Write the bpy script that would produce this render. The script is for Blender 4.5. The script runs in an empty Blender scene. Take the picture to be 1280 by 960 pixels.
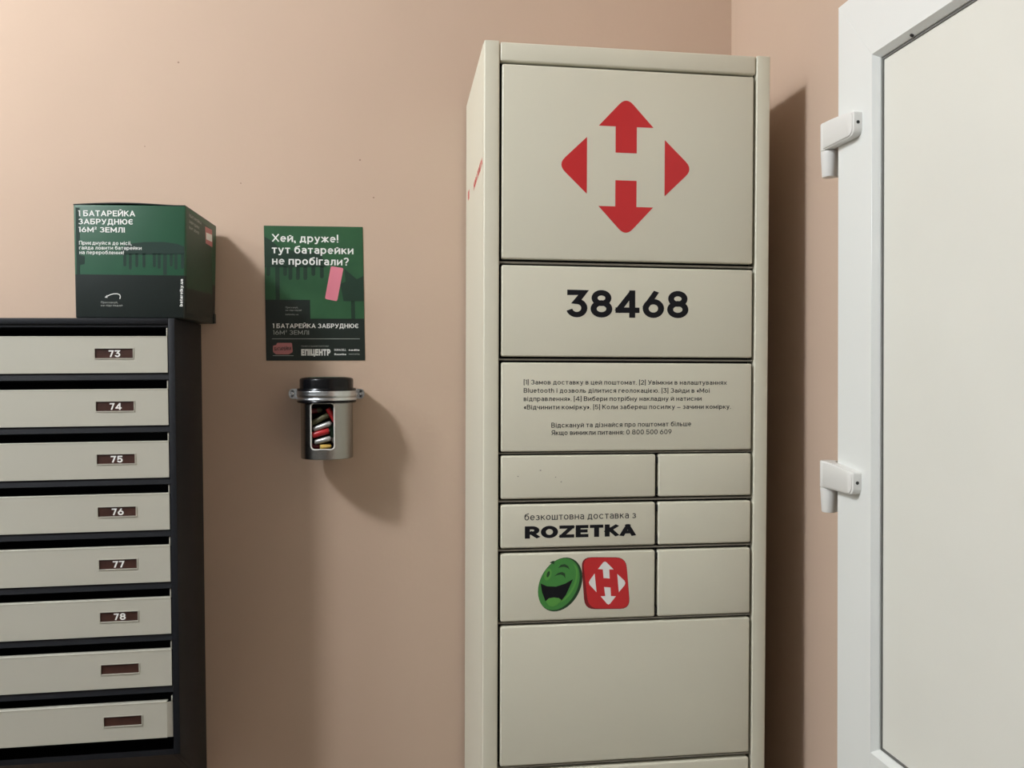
import bpy, bmesh, math, random
from mathutils import Matrix, Vector

sc = bpy.context.scene
COL = sc.collection
# ------------------------------------------------------------------ camera
F_PX, YAW, PITCH, ROLL, CAM_D, EYE = 1055.514, 0.140468, -0.0157868, 0.0044566, 1.772652, 1.5
R_CAM = Matrix.Rotation(-YAW, 3, 'Z') @ Matrix.Rotation(PITCH, 3, 'X') @ Matrix.Rotation(ROLL, 3, 'Y')
C_POS = Vector((0, -CAM_D, EYE))
cd = bpy.data.cameras.new('camera'); cam = bpy.data.objects.new('camera', cd); COL.objects.link(cam)
cd.sensor_width = 36; cd.lens = F_PX / 1280 * 36; cd.clip_start = .02
right, fwd, up = R_CAM.col[0], R_CAM.col[1], R_CAM.col[2]
M = Matrix((right, up, -fwd)).transposed().to_4x4(); M.translation = C_POS
cam.matrix_world = M
sc.camera = cam
# ------------------------------------------------------------------ world, lights, exposure
w = bpy.data.worlds.new('world'); sc.world = w; w.use_nodes = True
w.node_tree.nodes['Background'].inputs[0].default_value = (.02, .019, .018, 1)
w.node_tree.nodes['Background'].inputs[1].default_value = 1
sc.view_settings.view_transform = 'Standard'; sc.view_settings.look = 'None'
sc.view_settings.gamma = 1; sc.view_settings.exposure = 0
def lamp(name, loc, energy, radius, color):
    l = bpy.data.lights.new(name, 'POINT'); l.energy = energy; l.shadow_soft_size = radius; l.color = color
    o = bpy.data.objects.new(name, l); COL.objects.link(o); o.location = loc; return o
lamp('ceiling_lamp_light', (-1.63, -1.31, 3.00), 142, .13, (.927, .964, 1))
lamp('side_lamp_light', (-2.45, -1.38, 2.75), 50, .12, (.93, .96, 1))
# ------------------------------------------------------------------ helpers
def ray(x, y): return R_CAM @ Vector(((x - 640) / F_PX, 1, -(y - 480) / F_PX))
def hit(x, y, P, n):
    """the point of a real surface (point P, normal n) that the photograph shows at this spot"""
    d = ray(x, y); n = Vector(n); return C_POS + d * ((Vector(P) - C_POS).dot(n) / d.dot(n))
def at(x, y, Y): return hit(x, y, (0, Y, 0), (0, 1, 0))

def mat(name, col, rough=.5, metal=0, bump=0, bscale=200, var=0, vscale=4, spec=.5, coat=0, aniso=0, stretch=None, col2=None):
    m = bpy.data.materials.new(name); m.use_nodes = True
    nt = m.node_tree; b = nt.nodes['Principled BSDF']; L = nt.links
    b.inputs['Base Color'].default_value = (*col, 1); b.inputs['Roughness'].default_value = rough
    b.inputs['Metallic'].default_value = metal; b.inputs['Specular IOR Level'].default_value = spec
    b.inputs['Coat Weight'].default_value = coat; b.inputs['Anisotropic'].default_value = aniso
    tc = nt.nodes.new('ShaderNodeTexCoord')
    src = tc.outputs['Object']
    if stretch:
        mp = nt.nodes.new('ShaderNodeMapping'); mp.inputs['Scale'].default_value = stretch
        L.new(src, mp.inputs[0]); src = mp.outputs[0]
    if var or col2:
        n = nt.nodes.new('ShaderNodeTexNoise'); n.inputs['Scale'].default_value = vscale; n.inputs['Detail'].default_value = 5
        L.new(src, n.inputs['Vector'])
        r = nt.nodes.new('ShaderNodeValToRGB'); r.color_ramp.elements[0].position = .3; r.color_ramp.elements[1].position = .7
        c2 = col2 or tuple(min(1, c * (1 + var)) for c in col)
        c1 = col if col2 else tuple(c * (1 - var) for c in col)
        r.color_ramp.elements[0].color = (*c1, 1); r.color_ramp.elements[1].color = (*c2, 1)
        L.new(n.outputs['Fac'], r.inputs[0]); L.new(r.outputs[0], b.inputs['Base Color'])
    if bump:
        n = nt.nodes.new('ShaderNodeTexNoise'); n.inputs['Scale'].default_value = bscale; n.inputs['Detail'].default_value = 4
        L.new(src, n.inputs['Vector'])
        bp = nt.nodes.new('ShaderNodeBump'); bp.inputs['Strength'].default_value = bump; bp.inputs['Distance'].default_value = .002
        L.new(n.outputs['Fac'], bp.inputs['Height']); L.new(bp.outputs[0], b.inputs['Normal'])
    return m

def srgb(r, g, b):
    f = lambda c: (c / 255 / 12.92) if c <= 10.3 else ((c / 255 + .055) / 1.055) ** 2.4
    return (f(r), f(g), f(b))

MT = dict(
    wall=mat('painted_plaster', (.57, .425, .325), .75, bump=.12, bscale=90, var=.03, vscale=2.5, spec=.25),
    chip=mat('bare_plaster', (.30, .20, .15), .9),
    wall2=mat('grey_paint', (.26, .26, .25), .8),
    ceil=mat('ceiling_paint', (.55, .55, .53), .9),
    floor=mat('floor_tile', (.10, .08, .06), .5, var=.15),
    steel=mat('locker_enamel', (.685, .66, .54), .42, bump=.05, bscale=900, var=.02, vscale=3, spec=.4),
    strip=mat('locker_divider', (.30, .28, .24), .5),
    dark=mat('dark_interior', (.012, .012, .012), .9),
    mb_black=mat('black_powder_coat', (.006, .007, .010), .55, spec=.3, bump=.15, bscale=1500),
    mb_cream=mat('cream_powder_coat', (.475, .46, .39), .45, bump=.05, bscale=1200, var=.02),
    brown=mat('brown_plastic', (.050, .018, .012), .4, var=.2, vscale=60),
    white_ink=mat('white_ink', (.85, .85, .82), .6),
    black_ink=mat('black_ink', (.007, .007, .010), .6, spec=.2),
    grey_ink=mat('soft_black_ink', (.030, .030, .032), .6, spec=.2),
    red_ink=mat('red_ink', (.56, .018, .022), .45),
    dred_ink=mat('dark_red_ink', (.20, .008, .010), .45),
    pvc=mat('white_pvc', (.81, .825, .80), .32, spec=.5, var=.01),
    pvcp=mat('cream_pvc_panel', (.76, .755, .69), .38, var=.015, vscale=6),
    gasket=mat('grey_gasket', (.13, .13, .12), .6),
    screw=mat('dark_screw', (.02, .02, .02), .5),
    hinge=mat('hinge_plastic', (.82, .81, .78), .35),
    can=mat('brushed_steel', (.33, .325, .31), .20, 1, bump=.25, bscale=60, stretch=(1, 1, 30), aniso=.5),
    zinc=mat('zinc_plated_steel', (.58, .60, .62), .28, 1, bump=.2, bscale=120),
    lid=mat('black_plastic', (.004, .004, .005), .25, spec=.25),
    canin=mat('dark_liner', (.02, .015, .013), .6),
    rim=mat('clear_rim', (.62, .60, .56), .3),
    gtop=mat('green_label', (.03, .09, .04), .5),
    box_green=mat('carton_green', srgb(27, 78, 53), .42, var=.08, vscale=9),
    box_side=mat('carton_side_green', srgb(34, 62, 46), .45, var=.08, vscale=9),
    box_dark=mat('carton_dark', srgb(20, 30, 28), .42, var=.05, vscale=9),
    box_pal=mat('carton_silhouette', srgb(25, 50, 42), .42),
    kraft=mat('kraft_board', (.30, .20, .11), .8),
    po_green=mat('poster_green', srgb(28, 74, 44), .45, col2=srgb(46, 94, 58), vscale=9),
    po_dark=mat('poster_dark', srgb(17, 31, 25), .45),
    po_pal=mat('poster_silhouette', srgb(22, 50, 36), .45),
    pink=mat('pink_ink', (.72, .22, .29), .45),
    pale_ink=mat('pale_ink', (.36, .38, .35), .5),
    soft_pink=mat('muted_pink_ink', (.50, .18, .18), .5),
    logo_green=mat('logo_green', (.055, .25, .050), .4),
    logo_lime=mat('logo_light_green', (.10, .34, .06), .4),
    logo_dgreen=mat('logo_dark_green', (.012, .05, .018), .4),
)

def tag(o, label=None, cat=None, group=None, kind=None):
    if label: o['label'] = label
    if cat: o['category'] = cat
    if group: o['group'] = group
    if kind: o['kind'] = kind
    return o

def root_inv(parent):
    r = parent
    while r.parent: r = r.parent
    return r.matrix_basis.inverted()

def obj(name, bm, m, parent=None, world=False, smooth=False):
    """link a bmesh as one mesh object; world=True means its vertices are given in world space"""
    if world and parent: bm.transform(root_inv(parent))
    bmesh.ops.recalc_face_normals(bm, faces=bm.faces)
    me = bpy.data.meshes.new(name); bm.to_mesh(me); bm.free()
    for k in (m if isinstance(m, list) else [m]): me.materials.append(k)
    if smooth:
        me.shade_smooth() if smooth is True else me.shade_smooth()
        if smooth is not True: me.set_sharp_from_angle(angle=smooth)
    o = bpy.data.objects.new(name, me); COL.objects.link(o)
    if parent: o.parent = parent
    return o

def empty(name, mtx, label=None, cat=None, kind=None):
    o = bpy.data.objects.new(name, None); COL.objects.link(o); o.empty_display_size = .1
    o.matrix_basis = mtx if isinstance(mtx, Matrix) else Matrix.Translation(mtx)
    return tag(o, label, cat, kind=kind)

def add_box(bm, a, b, bev=0, seg=2):
    vs = [bm.verts.new((x, y, z)) for x in (a[0], b[0]) for y in (a[1], b[1]) for z in (a[2], b[2])]
    fs = [bm.faces.new([vs[i] for i in q]) for q in ((0, 1, 3, 2), (4, 6, 7, 5), (0, 4, 5, 1), (2, 3, 7, 6), (0, 2, 6, 4), (1, 5, 7, 3))]
    if bev:
        es = {e for f in fs for e in f.edges}
        bmesh.ops.bevel(bm, geom=list(es), offset=bev, segments=seg, profile=.5, affect='EDGES', clamp_overlap=True)
    return bm
def box(a, b, bev=0, seg=2): return add_box(bmesh.new(), a, b, bev, seg)

def add_prism(bm, pts, n, t):
    """polygon of 3D points, thickened by t against its normal n"""
    n = Vector(n).normalized()
    top = [bm.verts.new(Vector(p)) for p in pts]; bot = [bm.verts.new(Vector(p) - n * t) for p in pts]
    bm.faces.new(top); bm.faces.new(bot[::-1])
    for i in range(len(pts)):
        j = (i + 1) % len(pts); bm.faces.new((top[j], top[i], bot[i], bot[j]))
    return bm

def holed_plate(a, b, ha, hb, y0, y1):
    """plate in the xz plane with a rectangular opening"""
    bm = bmesh.new()
    def ring(p, q, y): return [bm.verts.new((x, y, z)) for x, z in ((p[0], p[1]), (q[0], p[1]), (q[0], q[1]), (p[0], q[1]))]
    of, hf, ob, hb_ = ring(a, b, y0), ring(ha, hb, y0), ring(a, b, y1), ring(ha, hb, y1)
    for i in range(4):
        j = (i + 1) % 4
        bm.faces.new((of[i], of[j], hf[j], hf[i])); bm.faces.new((ob[j], ob[i], hb_[i], hb_[j]))
        bm.faces.new((of[j], of[i], ob[i], ob[j])); bm.faces.new((hf[i], hf[j], hb_[j], hb_[i]))
    return bm

def add_tube(bm, pts, r, seg=8, closed=False, up=Vector((0, 0, 1))):
    pts = [Vector(p) for p in pts]; n = len(pts); rings = []
    for i, p in enumerate(pts):
        t = ((pts[(i + 1) % n] if closed or i < n - 1 else p) - (pts[i - 1] if closed or i > 0 else p)).normalized()
        a = t.cross(up)
        if a.length < 1e-4: a = t.cross(Vector((0, 1, .1)))
        a.normalize(); b = t.cross(a)
        rr = r[i] if isinstance(r, (list, tuple)) else r
        rings.append([bm.verts.new(p + (a * math.cos(k * 2 * math.pi / seg) + b * math.sin(k * 2 * math.pi / seg)) * rr) for k in range(seg)])
    for i in range(n if closed else n - 1):
        A, B = rings[i], rings[(i + 1) % n]
        for k in range(seg): bm.faces.new((A[k], A[(k + 1) % seg], B[(k + 1) % seg], B[k]))
    if not closed: bm.faces.new(rings[0][::-1]); bm.faces.new(rings[-1])
    return bm

def add_lathe(bm, prof, c, seg=64, a0=0, a1=2 * math.pi, axis=None):
    """profile [(r, h)] turned about the axis through c"""
    full = abs(a1 - a0 - 2 * math.pi) < 1e-6
    az = Vector(axis or (0, 0, 1)).normalized()
    ax = az.orthogonal().normalized() if axis else Vector((1, 0, 0)); ay = az.cross(ax)
    c = Vector(c); rings = []
    n = seg if full else seg + 1
    for r, h in prof:
        if r < 1e-7: rings.append([bm.verts.new(c + az * h)]); continue
        rings.append([bm.verts.new(c + az * h + (ax * math.cos(a0 + (a1 - a0) * k / seg) + ay * math.sin(a0 + (a1 - a0) * k / seg)) * r) for k in range(n)])
    for A, B in zip(rings, rings[1:]):
        for k in range(seg):
            k2 = (k + 1) % n
            if len(A) == 1 and len(B) == 1: continue
            if len(A) == 1: bm.faces.new((A[0], B[k2], B[k]))
            elif len(B) == 1: bm.faces.new((A[k], A[k2], B[0]))
            else: bm.faces.new((A[k], A[k2], B[k2], B[k]))
    return bm

# ---- prints: thin layers of ink on a surface; a surface is (point, normal facing out)
def ink_poly(name, px, surf, lift, m, parent, t=.00012):
    P, n = Vector(surf[0]), Vector(surf[1]).normalized()
    pts = [hit(x, y, P + n * 0, n) + n * (lift + t) for x, y in px]
    return obj(name, add_prism(bmesh.new(), pts, n, t), m, parent, world=True)

def ink_multi(name, polys, surf, lift, m, parent, t=.00012):
    P, n = Vector(surf[0]), Vector(surf[1]).normalized(); bm = bmesh.new()
    for px in polys: add_prism(bm, [hit(x, y, P, n) + n * (lift + t) for x, y in px], n, t)
    return obj(name, bm, m, parent, world=True)

# ---- lettering drawn with strokes: u, v run 0..1 over the letter's box, the pen width is added inside it
def arc(cx, cy, rx, ry, a0, a1, n=None):
    n = n or max(4, int(abs(a1 - a0) / 15))
    return [(cx + rx * math.cos(math.radians(a0 + (a1 - a0) * k / n)), cy + ry * math.sin(math.radians(a0 + (a1 - a0) * k / n))) for k in range(n + 1)]
def bowl(y0, y1, x1=1, xs=.5, x0=0): return [(x0, y1)] + arc(xs, (y0 + y1) / 2, x1 - xs, (y1 - y0) / 2, 90, -90, 10) + [(x0, y0)]
def mir(st): return [[(1 - x, y) for x, y in q] for q in st]
STEM = [(0, 0), (0, 1)]; RST = [(1, 0), (1, 1)]; OV = arc(.5, .5, .5, .5, 0, 360, 28)
dot = lambda x, y: [(x, y), (x, y + .002)]
P_ = [STEM, bowl(.42, 1)]
SH_ = {  # shapes shared by capitals and small letters: (width, strokes)
    'А': (.74, [[(0, 0), (.5, 1)], [(.5, 1), (1, 0)], [(.2, .29), (.8, .29)]]),
    'Б': (.64, [[(.92, 1), (0, 1), (0, 0)], bowl(0, .57)]), 'В': (.64, [STEM, bowl(.53, 1, .92), bowl(0, .53)]),
    'Г': (.5, [[(1, 1), (0, 1), (0, 0)]]), 'Д': (.78, [[(0, -.22), (0, 0), (1, 0), (1, -.22)], [(.16, 0), (.26, 1), (.86, 1), (.86, 0)]]),
    'Е': (.58, [[(1, 1), (0, 1), (0, 0), (1, 0)], [(0, .52), (.9, .52)]]), 'Є': (.70, [arc(.52, .5, .52, .5, 42, 318), [(.1, .5), (.72, .5)]]),
    'З': (.62, [arc(.46, .755, .46, .245, 155, -90), arc(.46, .26, .54, .26, 90, -155)]), 'И': (.70, [STEM, [(0, 0), (1, 1)], RST]),
    'І': (.001, [STEM]), 'К': (.64, [STEM, [(0, .42), (.96, 1)], [(.32, .62), (1, 0)]]), 'Л': (.68, [[(0, 0), (.14, .05), (.24, .4), (.28, 1), (1, 1), (1, 0)]]),
    'М': (.84, [STEM, [(0, 1), (.5, .22)], [(.5, .22), (1, 1)], RST]), 'Н': (.68, [STEM, RST, [(0, .5), (1, .5)]]), 'О': (.80, [OV]),
    'П': (.66, [[(0, 0), (0, 1), (1, 1), (1, 0)]]), 'Р': (.62, P_), 'С': (.74, [arc(.54, .5, .54, .5, 42, 318)]), 'Т': (.62, [[(0, 1), (1, 1)], [(.5, 1), (.5, 0)]]),
    'У': (.66, [[(0, 1), (.5, .32)], [(1, 1), (.48, .16), (.34, 0), (.12, 0)]]), 'Х': (.68, [[(0, 0), (1, 1)], [(0, 1), (1, 0)]]),
    'Ц': (.70, [[(0, 1), (0, 0), (1.1, 0), (1.1, -.2)], [(.92, 1), (.92, 0)]]), 'Ч': (.62, [[(0, 1), (0, .7)] + arc(.45, .68, .45, .26, 180, 270) + [(1, .42)], RST]),
    'Ш': (.94, [[(0, 1), (0, 0), (1, 0), (1, 1)], [(.5, 0), (.5, 1)]]), 'Щ': (.96, [[(0, 1), (0, 0), (1.06, 0), (1.06, -.22)], [(.94, 0), (.94, 1)], [(.47, 0), (.47, 1)]]),
    'Ь': (.60, [STEM, bowl(0, .56)]), 'Ю': (1.0, [STEM, [(0, .5), (.34, .5)], arc(.66, .5, .34, .5, 0, 360, 24)]), 'Я': (.62, mir(P_) + [[(0, 0), (.52, .42)]]),
    'Ж': (.92, [[(.5, 0), (.5, 1)], [(0, 1), (.46, .5)], [(.46, .5), (0, 0)], [(1, 1), (.54, .5)], [(.54, .5), (1, 0)]]),
    'L': (.54, [[(0, 1), (0, 0), (1, 0)]]), 'U': (.66, [[(0, 1)] + arc(.5, .45, .5, .45, 180, 360) + [(1, 1)]]), 'D': (.70, [STEM, bowl(0, 1, xs=.45)]),
    'R': (.66, P_ + [[(.42, .42), (1, 0)]]), 'Z': (.68, [[(0, 1), (1, 1)], [(1, 1), (0, 0)], [(0, 0), (1, 0)]]),
    '0': (.62, [OV]), '1': (.24, [[(0, 1), (1, 1), (1, 0)]]), '2': (.58, [arc(.5, .70, .5, .30, 165, -25) + [(0, 0)], [(0, 0), (1, 0)]]),
    '3': (.62, [[(.04, 1), (.95, 1), (.46, .60)] + arc(.48, .30, .52, .30, 75, -165)]), '4': (.74, [[(.76, 0), (.76, 1)], [(.70, 1), (.02, .25)], [(0, .22), (1, .22)]]),
    '5': (.60, [[(.92, 1), (.12, 1), (.06, .5)] + arc(.47, .31, .53, .31, 120, -160)]), '6': (.66, [arc(.5, .31, .5, .31, 0, 360, 24), [(.05, .42), (.60, 1)]]),
    '7': (.56, [[(0, 1), (1, 1), (.36, 0)]]), '8': (.66, [arc(.5, .76, .44, .24, 0, 360, 22), arc(.5, .27, .5, .27, 0, 360, 24)]),
    '9': (.62, [arc(.5, .69, .5, .31, 0, 360, 24), [(.95, .58), (.40, 0)]]), '²': (.30, [[(x, .62 + y * .42) for x, y in q] for q in [arc(.5, .72, .5, .28, 165, -25) + [(0, 0), (1, 0)]]]),
}
for a_, b_ in zip('ABCEHKMOPTX', 'АВСЕНКМОРТХ'): SH_[a_] = SH_[b_]
BREVE = arc(.5, 1.36, .22, .14, 200, 340)
SH_['Й'] = (.70, SH_['И'][1] + [BREVE]); GL = {k: (w_, 1, st) for k, (w_, st) in SH_.items()}
XH = .73
for c in 'АБВГДЕЄЗИЙІКЛМНОПРСТУХЦЧШЩЬЮЯЖ':
    w_, st = SH_[c]; GL[c.lower()] = (w_ * .80, XH, st)
LA = (.50, XH, [arc(.48, .70, .52, .30, 155, 0) + [(1, 0)], [(1, .56), (.42, .56)] + arc(.42, .28, .42, .28, 90, 270) + [(1, 0)]])
LE = (.56, XH, [[(.03, .52), (1, .52)] + arc(.5, .5, .5, .5, 4, 318)])
GL.update({'а': LA, 'a': LA, 'е': LE, 'e': LE, 'о': (.58, XH, [OV]), 'o': (.58, XH, [OV]), 'c': GL['с'],
    'б': (.58, XH, [OV, [(0, .5), (.02, .95), (.2, 1.25), (.6, 1.36), (.95, 1.46)]]), 'р': (.58, XH, [OV, [(0, -.42), (0, 1)]]),
    'у': (.54, XH, [[(0, 1), (.5, .05)], [(1, 1), (.42, -.25), (.28, -.4), (.05, -.4)]]), 'y': (.54, XH, [[(0, 1), (.5, .05)], [(1, 1), (.42, -.25), (.28, -.4), (.05, -.4)]]),
    'і': (.001, XH, [STEM, dot(0, 1.36)]), 'i': (.001, XH, [STEM, dot(0, 1.36)]), 'ї': (.16, XH, [[(.5, 0), (.5, 1)], dot(0, 1.36), dot(1, 1.36)]),
    'b': (.58, XH, [OV, [(0, 0), (0, 1.42)]]), 'd': (.58, XH, [OV, [(1, 0), (1, 1.42)]]), 'l': (.001, XH, [[(0, 0), (0, 1.42)]]),
    'h': (.52, XH, [[(0, 0), (0, 1.42)], [(0, .5)] + arc(.5, .52, .5, .48, 170, 0) + [(1, 0)]]), 'n': (.52, XH, [STEM, [(0, .5)] + arc(.5, .52, .5, .48, 170, 0) + [(1, 0)]]),
    'm': (.84, XH, [STEM, [(0, .5)] + arc(.25, .6, .25, .4, 170, 0) + [(.5, 0)], [(.5, .5)] + arc(.75, .6, .25, .4, 170, 0) + [(1, 0)]]),
    'u': (.52, XH, [[(0, 1)] + arc(.5, .48, .5, .48, 180, 360) + [(1, 1)], RST]), 't': (.34, XH, [[(.4, 1.3), (.4, .2), (.6, 0), (1, 0)], [(0, 1), (1, 1)]]),
    'k': (.50, XH, [[(0, 0), (0, 1.42)], [(0, .4), (.96, 1)], [(.3, .6), (1, 0)]]), 'r': (.34, XH, [STEM, [(0, .5)] + arc(.9, .5, .9, .5, 170, 85)]), 'z': (.46, XH, SH_['Z'][1]),
    '.': (.001, XH, [dot(0, 0)]), ',': (.10, XH, [[(1, .05), (.2, -.25)]]), ':': (.001, XH, [dot(0, 0), dot(0, .85)]), '!': (.001, 1, [dot(0, 0), [(0, .32), (0, 1)]]),
    '?': (.52, 1, [arc(.5, .74, .5, .26, 165, -60) + [(.48, .32)], dot(.48, 0)]), '[': (.16, 1, [[(1, 1.12), (0, 1.12), (0, -.2), (1, -.2)]]), ']': (.16, 1, [[(0, 1.12), (1, 1.12), (1, -.2), (0, -.2)]]),
    '«': (.38, XH, [[(.4, .85), (0, .5), (.4, .15)], [(1, .85), (.6, .5), (1, .15)]]), '»': (.38, XH, [[(.6, .85), (1, .5), (.6, .15)], [(0, .85), (.4, .5), (0, .15)]]), '–': (.60, XH, [[(0, .45), (1, .45)]])})
def text_bm(s, bold):
    """lettering, capitals 1 high; one flat layer of ink"""
    pw = .118 + bold * 5.5; bm = bmesh.new(); x = 0; gap = .140 - bold * 2.6; pw0 = pw
    for ch in s:
        if ch == ' ': x += .30; continue
        pw = pw0 * .62 if ch == '²' else pw0
        W, H, st = GL[ch]; W = max(W, pw) if W < .01 else W + (pw - .12) * .6; iw = W - pw; ih = H - pw
        for si, q in enumerate(st):
            zz = si * .0012
            pts = [Vector((x + pw / 2 + u * iw, pw / 2 + v * ih)) for u, v in q]
            closed = (pts[0] - pts[-1]).length < 1e-6 and len(pts) > 3
            n = len(pts); L_, R_ = [], []
            lo = 0 if min(v for u, v in q) > -.01 else -9; hi = H if max(v for u, v in q) < 1.01 else 9
            for i, p in enumerate(pts):
                a = (p - pts[i - 1]).normalized() if i else None; b = (pts[i + 1] - p).normalized() if i < n - 1 else None
                if closed and i in (0, n - 1): a, b = (pts[0] - pts[-2]).normalized(), (pts[1] - pts[0]).normalized()
                if a is None or b is None:
                    d = b or a; long_ = ((pts[1] - pts[0]) if a is None else (pts[-1] - pts[-2])).length
                    cap = pw / 2 if (n < 8 or long_ > .12 * H) else 0
                    p = p - d * cap if a is None else p + d * cap; nn = Vector((-d.y, d.x)); k = 1
                else:
                    d = (a + b); d = d.normalized() if d.length > 1e-6 else a; nn = Vector((-d.y, d.x)); k = 1 / max(.5, nn.dot(Vector((-a.y, a.x))))
                o_ = nn * (pw / 2 * k)
                for lst, r_ in ((L_, p + o_), (R_, p - o_)): lst.append(bm.verts.new((r_.x, min(hi, max(lo, r_.y)), zz)))
            for i in range(n - 1):
                try: bm.faces.new((R_[i], R_[i + 1], L_[i + 1], L_[i]))
                except ValueError: pass
        x += W + gap
    return bm
def cap_h(): return 1.0
def ink_text(name, s, p0, p1, caph, surf, m, parent, bold=0, lift=0, t=.00012, pup=None):
    """s written on surf from p0 to p1 (ends of its base line in the photograph), capitals caph pixels high"""
    P, n = Vector(surf[0]), Vector(surf[1]).normalized()
    A, B = hit(*p0, P, n), hit(*p1, P, n)
    X = B - A; W = X.length; X.normalize(); Y = n.cross(X)
    d = math.hypot(p1[0] - p0[0], p1[1] - p0[1]); ux, uy = (p1[1] - p0[1]) / d, -(p1[0] - p0[0]) / d
    if pup: ux, uy = pup
    H = abs((hit(p0[0] + ux * caph, p0[1] + uy * caph, P, n) - A).dot(Y))
    bm = text_bm(s, bold)
    x0 = min(v.co.x for v in bm.verts); x1 = max(v.co.x for v in bm.verts)
    for v in bm.verts: v.co = A + X * ((v.co.x - x0) / (x1 - x0) * W) + Y * (v.co.y * H) + n * (lift + t + v.co.z * min(H, .03))
    bm.transform(root_inv(parent)); me = bpy.data.meshes.new(name); bm.to_mesh(me); bm.free(); me.materials.append(m)
    o = bpy.data.objects.new(name, me); COL.objects.link(o); o.parent = parent; return o
def capsule(cx, y0, y1, wd, n=6):
    r = wd / 2; return [(cx - r, y0), (cx + r, y0)] + [(cx + r * math.cos(a), y1 - r + r * math.sin(a)) for a in [math.pi * k / n for k in range(n + 1)]]

# ================================================================== THE SETTING
XR = .739            # right wall
XL, YB, ZC = -2.9, -3.3, 3.12
def slab(name, a, b, m): return tag(obj(name, box(a, b), m), kind='structure')
slab('wall_back', (XL - .1, 0, 0), (XR + .1, .1, ZC), MT['wall'])
for x, y, a in ((223, 78, 1.3), (450, 200, 1.2), (467, 247, 1.1), (301, 229, .9), (181, 183, .8)):
    ink_poly('paint_chip', [(x + a * math.cos(t), y + a * .8 * math.sin(t)) for t in [math.pi * k / 5 for k in range(10)]], ((0, -.0002, 0), (0, -1, 0)), 0, MT['chip'], bpy.data.objects['wall_back'])
slab('wall_right', (XR, YB, 0), (XR + .1, 0, ZC), MT['wall'])
slab('wall_left', (XL - .1, YB, 0), (XL, 0, ZC), MT['wall2'])
slab('wall_front', (XL - .1, YB - .1, 0), (XR + .1, YB, ZC), MT['wall2'])
slab('floor', (XL - .1, YB - .1, -.1), (XR + .1, .1, 0), MT['floor'])
slab('ceiling', (XL - .1, YB - .1, ZC), (XR + .1, .1, ZC + .1), MT['ceil'])

# ---- the white plastic door in the right wall
XF = .709                                    # face of the leaf
XP = XF + .0135                               # face of the panels
Y0, Y1 = -.5014, -1.36                       # far and near edge of the leaf
ZT, ZB = 2.077, .03
d1 = empty('door_1', (XR, (Y0 + Y1) / 2, 0), kind='structure')
SW = .0956                                   # stile width
yi0, yi1 = Y0 - SW, Y1 + SW
zt1, zb1 = ZT - .109, .9225                  # upper opening (outer edge of beads)
zt2, zb2 = zb1 - .13, ZB + .12
def leaf_piece(name, pts):
    bm = add_prism(bmesh.new(), [(XF, y, z) for y, z in pts], (-1, 0, 0), XR - XF)
    es = [e for e in bm.edges if all(abs(v.co.x - XF) < 1e-6 for v in e.verts)]
    bmesh.ops.bevel(bm, geom=es, offset=.0004, segments=1, profile=.5, affect='EDGES')
    return obj(name, bm, MT['pvc'], d1, world=True, smooth=math.radians(40))
leaf_piece('stile', [(Y0, ZB), (Y0, ZT), (yi0, zt1), (yi0, zb2)])
leaf_piece('stile', [(Y1, ZB), (yi1, zb2), (yi1, zt1), (Y1, ZT)])
leaf_piece('rail', [(Y0, ZT), (Y1, ZT), (yi1, zt1), (yi0, zt1)])
leaf_piece('rail', [(Y0, ZB), (yi0, zb2), (yi1, zb2), (Y1, ZB)])
leaf_piece('rail', [(yi0 - .0003, zb1), (yi1 + .0003, zb1), (yi1 + .0003, zt2), (yi0 - .0003, zt2)])
BW = .0065; GW = .0040                       # bead and gasket widths
for zt, zb in ((zt1, zb1), (zt2, zb2)):
    add = []
    O = [(yi0, zb), (yi0, zt), (yi1, zt), (yi1, zb)]
    I = [(yi0 - BW, zb + BW), (yi0 - BW, zt - BW), (yi1 + BW, zt - BW), (yi1 + BW, zb + BW)]
    G = [(yi0 - BW - GW, zb + BW + GW), (yi0 - BW - GW, zt - BW - GW), (yi1 + BW + GW, zt - BW - GW), (yi1 + BW + GW, zb + BW + GW)]
    K = [(a[0] + (b[0] - a[0]) * .06, a[1] + (b[1] - a[1]) * .06) for a, b in zip(O, I)]
    for i in range(4):
        j = (i + 1) % 4; bm = bmesh.new()
        def V(p, x): return bm.verts.new((x, p[0], p[1]))
        rows = [(V(O[i], XR), V(O[j], XR)), (V(O[i], XF + .0012), V(O[j], XF + .0012)), (V(K[i], XF + .0005), V(K[j], XF + .0005)),
                (V(I[i], XP - .0030), V(I[j], XP - .0030)), (V(I[i], XR), V(I[j], XR))]
        for (a, b), (c, d) in zip(rows, rows[1:] + rows[:1]): bm.faces.new((a, b, d, c))
        bm.faces.new([r[0] for r in rows]); bm.faces.new([r[1] for r in rows][::-1])
        obj('glazing_bead', bm, MT['pvc'], d1, world=True)
        bm = bmesh.new()
        rows = [(V(I[i], XR), V(I[j], XR)), (V(I[i], XP - .0012), V(I[j], XP - .0012)), (V(G[i], XP - .0016), V(G[j], XP - .0016)), (V(G[i], XR), V(G[j], XR))]
        for (a, b), (c, d) in zip(rows, rows[1:] + rows[:1]): bm.faces.new((a, b, d, c))
        bm.faces.new([r[0] for r in rows]); bm.faces.new([r[1] for r in rows][::-1])
        obj('gasket', bm, MT['gasket'], d1, world=True)
    obj('panel', box((XP, yi1 + BW + GW, zb + BW + GW), (XR, yi0 - BW - GW, zt - BW - GW)), MT['pvcp'], d1, world=True)
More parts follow.
